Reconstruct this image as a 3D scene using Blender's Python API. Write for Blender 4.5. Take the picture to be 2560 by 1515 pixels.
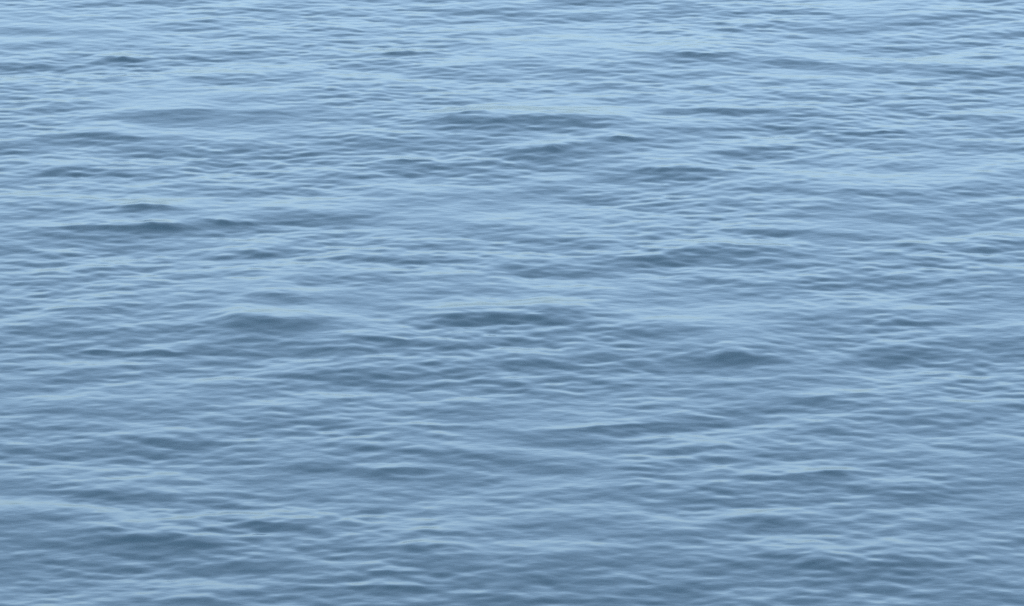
import bpy, math
import numpy as np

R = math.radians
scene = bpy.context.scene
for o in list(bpy.data.objects):
    bpy.data.objects.remove(o, do_unlink=True)

# ------------------------------------------------------------------ camera
CAM_H = 16.0            # metres above the water (a high deck / sea wall)
TILT = 15.0             # degrees below the horizontal
VFOV = 6.1              # degrees, a long lens
ASPECT = 2560.0 / 1515.0
cd = bpy.data.cameras.new("camera")
cam = bpy.data.objects.new("camera", cd)
scene.collection.objects.link(cam)
cam.location = (0, 0, CAM_H)
cam.rotation_euler = (R(90 - TILT), 0, 0)
cd.sensor_fit = 'HORIZONTAL'
cd.sensor_width = 36.0
HALF_V = math.tan(R(VFOV / 2))
cd.lens = 18.0 / (HALF_V * ASPECT)
cd.clip_start = 0.5
cd.clip_end = 30000
scene.camera = cam

# ------------------------------------------------------------------ sky + sun
SUN_EL, SUN_AZ = 30.0, 200.0     # azimuth clockwise from +Y (view direction): behind the camera
world = bpy.data.worlds.new("World")
scene.world = world
world.use_nodes = True
wn, wl = world.node_tree.nodes, world.node_tree.links
bg = wn["Background"]
sky = wn.new("ShaderNodeTexSky")
sky.sky_type = 'NISHITA'
sky.sun_disc = False
sky.sun_elevation = R(SUN_EL)
sky.sun_rotation = R(SUN_AZ)
sky.altitude = 0
sky.air_density = 0.7
sky.dust_density = 4.8
sky.ozone_density = 0.9
veil = wn.new("ShaderNodeMix")           # thin, even high haze over the whole sky
veil.data_type = 'RGBA'
veil.inputs[0].default_value = 0.48
veil.inputs[7].default_value = (1.18, 1.93, 2.34, 1)
wl.new(sky.outputs[0], veil.inputs[6])
wl.new(veil.outputs[2], bg.inputs[0])
bg.inputs[1].default_value = 0.15

sd = bpy.data.lights.new("sun", 'SUN')
sd.energy = 2.0
sd.angle = R(0.5)
sd.color = (1.0, 0.95, 0.88)
sun = bpy.data.objects.new("sun", sd)
scene.collection.objects.link(sun)
sun.location = (20, -40, 40)
sun.rotation_euler = (R(90 - SUN_EL), 0, R(180 - SUN_AZ))

scene.view_settings.view_transform = 'Standard'
scene.view_settings.look = 'None'
scene.view_settings.gamma = 1.0
scene.view_settings.use_curve_mapping = False
scene.view_settings.exposure = 2.24
scene.cycles.use_denoising = False
scene.render.filter_size = 1.5

# ------------------------------------------------------------------ water material
def water_material():
    m = bpy.data.materials.new("sea_water")
    m.use_nodes = True
    n, l = m.node_tree.nodes, m.node_tree.links
    b = n["Principled BSDF"]
    b.inputs["Base Color"].default_value = (0.0076, 0.0190, 0.0330, 1)
    b.inputs["IOR"].default_value = 1.34
    b.inputs["Roughness"].default_value = 0.12
    tc = n.new("ShaderNodeTexCoord")
    mp = n.new("ShaderNodeMapping")
    mp.inputs["Scale"].default_value = (0.7, 1.0, 1.0)
    l.new(tc.outputs["Object"], mp.inputs["Vector"])
    nz = n.new("ShaderNodeTexNoise")
    nz.inputs["Scale"].default_value = 12.0
    nz.inputs["Detail"].default_value = 2.0
    nz.inputs["Roughness"].default_value = 0.45
    l.new(mp.outputs[0], nz.inputs["Vector"])
    bp = n.new("ShaderNodeBump")
    bp.inputs["Strength"].default_value = 1.0
    bp.inputs["Distance"].default_value = 0.003
    l.new(nz.outputs["Fac"], bp.inputs["Height"])
    l.new(bp.outputs[0], b.inputs["Normal"])
    return m

# ------------------------------------------------------------------ the sea surface
def graded(lo, hi, step, g1, n1, g2, far):
    """coordinates: even between lo and hi, spacing growing outwards to +-far"""
    core = np.arange(lo, hi + step * .5, step)
    def tail(start):
        s, p, out, i = step, start, [], 0
        while p < far:
            s *= g1 if i < n1 else g2
            p += s; i += 1
            out.append(p)
        return np.array(out)
    right = tail(core[-1])
    left = -tail(-core[0])[::-1]
    c = np.concatenate([left, core, right])
    return c, np.gradient(c)

N_FFT, STEP = 2048, 0.024
L_FFT = N_FFT * STEP

def wave_band(rng, lam0, lam1, spread, slope, mean_dir=0.0, power=0.0):
    """random sea of wavelengths lam0..lam1 running towards -Y: height and choppy shifts on a square tile"""
    f = 2 * np.pi * np.fft.fftfreq(N_FFT, STEP)
    kx, ky = f[:, None], f[None, :]
    k = np.hypot(kx, ky); k[0, 0] = 1.0
    lam = 2 * np.pi / k
    t = np.log(lam / lam0) / math.log(lam1 / lam0)
    win = np.clip(1.15 - np.abs(2 * t - 1), 0, 0.3) / 0.3            # soft ends
    th = np.arctan2(kx, -ky) - mean_dir
    th = (th + np.pi) % (2 * np.pi) - np.pi
    d = np.exp(-0.5 * (th / spread) ** 2) + 0.06 * np.exp(-0.5 * (np.abs(np.abs(th) - np.pi / 2) / 0.5) ** 2)
    a = win * np.sqrt(d) * (lam / lam0) ** power / k ** 2            # slope energy even per octave
    a[0, 0] = 0
    ha = a * (rng.normal(size=k.shape) + 1j * rng.normal(size=k.shape))
    ha *= slope / math.sqrt(np.sum((np.abs(ha) * k) ** 2) / 2)
    n2 = N_FFT * N_FFT
    H = np.fft.ifft2(ha).real * n2
    DX = np.fft.ifft2(ha * kx / k * 1j).real * n2
    DY = np.fft.ifft2(ha * ky / k * 1j).real * n2
    return [v.astype(np.float32) for v in (H, DX, DY)]

def sample(F, X, Y):
    """bilinear look-up of a periodic tile at the outer product of X and Y"""
    def ix(c):
        p = c / STEP
        i = np.floor(p + 1e-6)
        return i.astype(int) % N_FFT, np.clip(p - i, 0, 1).astype(np.float32)
    i, fi = ix(X); j, fj = ix(Y)
    i1, j1 = (i + 1) % N_FFT, (j + 1) % N_FFT
    G = F[i] * (1 - fi)[:, None] + F[i1] * fi[:, None]
    return G[:, j] * (1 - fj) + G[:, j1] * fj

def on_water(u, v):
    """point of the still water seen at photo position u, v (2508 x 1484 scale)"""
    sx = (u / 2508 * 2 - 1) * HALF_V * ASPECT
    sy = (1 - v / 1484 * 2) * HALF_V
    c, s = math.cos(R(TILT)), math.sin(R(TILT))
    d = np.array([sx, c + sy * s, -s + sy * c])
    t = CAM_H / -d[2]
    return d[0] * t, d[1] * t

SWELL, CHOP, RIPPLE, FINE = 0.016, 0.035, 0.062, 0.038     # rms slopes
LEAN = 0.7

# single steeper wavelets: where in the view their front faces lie, how wide, how tall, how steep, skew
WAVELETS = (
    (1310, 315, 270, 42, 1.2, 0), (1330, 378, 150, 26, 1.0, .10), (1510, 352, 95, 16, 1.2, 0), (1640, 428, 130, 26, .9, 0),
    (1190, 798, 300, 46, 1.3, .03), (1400, 765, 200, 34, .9, .10), (625, 808, 220, 60, 1.0, -.05), (350, 520, 130, 22, 1.2, 0),
    (290, 566, 260, 20, 1.3, 0), (400, 560, 90, 16, 1.0, 0), (560, 551, 90, 15, 1.2, -.08), (1785, 890, 160, 40, 1.4, 0), (2100, 482, 210, 36, .9, 0),
    (850, 872, 160, 32, .9, 0), (680, 738, 150, 24, .8, 0), (980, 1155, 130, 18, 1.1, 0), (1050, 1352, 150, 28, 1.1, 0),
    (340, 1320, 260, 36, .65, -.08), (500, 1345, 200, 26, .65, -.10), (950, 1410, 110, 17, 1.3, 0), (960, 1446, 160, 24, 1.1, 0), (500, 290, 420, 40, .7, .06),
    (900, 246, 170, 28, .8, 0), (980, 138, 130, 16, 1.0, .03), (295, 148, 80, 12, 1.3, 0), (1700, 146, 160, 20, .9, 0),
    (1960, 160, 160, 22, .7, -.05), (1130, 298, 110, 20, 1.1, .06), (1760, 280, 210, 18, 1.0, 0), (2180, 328, 90, 12, 1.1, 0),
    (930, 642, 210, 26, .8, 0), (1080, 640, 120, 20, .7, -.04), (2150, 1400, 260, 60, .7, .04), (1850, 1275, 160, 22, .7, 0),
    (390, 870, 120, 20, 1.0, 0), (245, 865, 90, 13, 1.3, 0), (2020, 1166, 130, 14, 1.1, .06), (1500, 1050, 260, 16, 1.0, .07),
    (2200, 800, 160, 22, .9, 0), (2000, 982, 300, 30, .6, 0), (1250, 1476, 190, 30, 1.1, 0), (470, 1480, 160, 30, 1.1, 0),
    (1000, 401, 100, 11, 1.4, 0), (620, 632, 140, 22, .7, .04), (840, 985, 130, 20, .7, 0), (280, 344, 150, 24, .8, -.06),
    (960, 845, 170, 18, .9, -.08), (1030, 1048, 120, 14, 1.0, 0), (2230, 605, 120, 16, 1.0, .03), (1230, 940, 260, 50, .5, 0),
    (250, 1215, 220, 20, .9, -.05), (1960, 1370, 120, 16, .8, 0), (640, 1290, 150, 16, 1.1, 0), (1560, 640, 200, 22, .6, 0),
    # broad low humps under them
    (700, 850, 800, 150, .30, 0), (1250, 800, 560, 110, .34, .02), (1320, 350, 760, 150, .34, 0), (500, 290, 640, 90, .28, .02),
    (380, 1340, 560, 120, .20, -.02), (1950, 680, 760, 150, .26, .02), (2100, 1390, 520, 120, .30, 0), (1800, 900, 520, 110, .26, 0),
    (1800, 160, 560, 80, .26, 0), (1150, 1400, 560, 110, .26, 0), (350, 560, 420, 80, .30, 0), (1750, 430, 460, 80, .24, 0))

def wavelets(X, Y):
    """each wavelet is a low crest of its own length and width lying on the sea"""
    H = np.zeros((len(X), len(Y)), np.float32)
    B = H.copy()
    rng = np.random.default_rng(7)
    for u, v, w, h, steep, skew in WAVELETS:
        x0, y0 = on_water(u, v)
        sx = (on_water(u + w / 2, v)[0] - x0) * 0.92
        sy = (on_water(u, v - h / 2)[1] - on_water(u, v + h / 2)[1]) * 0.42
        i = np.where(np.abs(X - x0) < 4 * sx)[0]; j = np.where(np.abs(Y - y0) < 9 * sy + 1)[0]
        if not len(i) or not len(j):
            continue
        dx = (X[i] - x0)[:, None]
        yy = (Y[j] - y0)[None, :] - dx * skew * 3.0
        p = rng.uniform(0, 6.28, 4)
        q = dx / sx
        yy = yy + sy * (0.16 * np.sin(2.3 * q + p[0]) + 0.07 * np.sin(4.9 * q + p[1]))   # uneven crest line
        wx = np.exp(-0.5 * q ** 2) * (0.9 + 0.12 * np.sin(3.7 * q + p[2]) + 0.07 * np.sin(7.9 * q + p[3]))
        t = (yy - 0.8 * sy) / sy
        t = np.where(t > 0, t / 1.7, t)                                  # steep front, long back
        crest = np.exp(-1.15 * (np.sqrt(t * t + 0.10) - 0.316))
        k = STEEP * steep * (1.35 if h < 27 else 1.0)
        H[np.ix_(i, j)] += k * sy * wx * crest
        B[np.ix_(i, j)] += 0.8 * min(1, steep) * wx * np.exp(-0.5 * (yy / (1.4 * sy)) ** 2)
    return H, B

STEEP = 0.155

def build_sea():
    rng = np.random.default_rng(4)
    X, SX = graded(-338 * STEP, 338 * STEP, STEP, 1.06, 80, 1.18, 5000.0)
    Y, SY = graded(1965 * STEP, 3285 * STEP, STEP, 1.06, 80, 1.18, 5000.0)
    nx, ny = len(X), len(Y)
    cell = np.maximum(SX[:, None], SY[None, :]).astype(np.float32)
    H = np.zeros((nx, ny), np.float32); DX = H.copy(); DY = H.copy()
    # gusts: ripples come and go over patches a few metres across
    gust = wave_band(rng, 1.8, 6.0, 1.2, 1.0)[0]
    gust = sample(gust / gust.std(), X, Y)
    #        lam0  lam1  spread slope  dir  choppy gusty
    bands = ((2.0, 5.5, 0.40, SWELL, 0.0, 0.3, 0.0),
             (0.62, 1.8, 0.55, CHOP, 0.15, 0.6, 0.12),
             (0.165, 0.50, 0.60, RIPPLE, -0.08, 0.5, 0.24),
             (0.105, 0.21, 0.85, FINE, 0.1, 0.4, 0.25))
    W, boost = wavelets(X, Y)
    H += W
    gust = gust + boost
    for lam0, lam1, spread, slope, mdir, ch, gu in bands:
        f = wave_band(rng, lam0, lam1, spread, slope, mdir)
        m = np.clip(1 + gu * gust, 0.5, 1.4) * np.exp(-(cell / (0.22 * lam0)) ** 2)
        H += sample(f[0], X, Y) * m
        DX += sample(f[1], X, Y) * m * ch
        DY += sample(f[2], X, Y) * m * ch
    co = np.empty((nx, ny, 3), np.float32)
    co[..., 0] = X[:, None] - DX
    co[..., 1] = Y[None, :] - DY - LEAN * H * np.exp(-(cell / 0.15) ** 2)      # crests lean downwind
    co[..., 2] = H
    idx = np.arange(nx * ny, dtype=np.int32).reshape(nx, ny)
    q = np.stack([idx[:-1, :-1], idx[1:, :-1], idx[1:, 1:], idx[:-1, 1:]], -1).reshape(-1, 4)
    me = bpy.data.meshes.new("sea")
    me.vertices.add(nx * ny)
    me.vertices.foreach_set("co", co.ravel())
    me.loops.add(q.size)
    me.loops.foreach_set("vertex_index", q.ravel())
    me.polygons.add(len(q))
    me.polygons.foreach_set("loop_start", np.arange(0, q.size, 4, dtype=np.int32))
    me.polygons.foreach_set("use_smooth", np.ones(len(q), bool))
    me.update(calc_edges=True)
    me.materials.append(water_material())
    o = bpy.data.objects.new("sea", me)
    scene.collection.objects.link(o)
    o["kind"] = "structure"
    o["label"] = "rippled blue open sea filling the whole view"
    o["category"] = "sea"
    return o

build_sea()
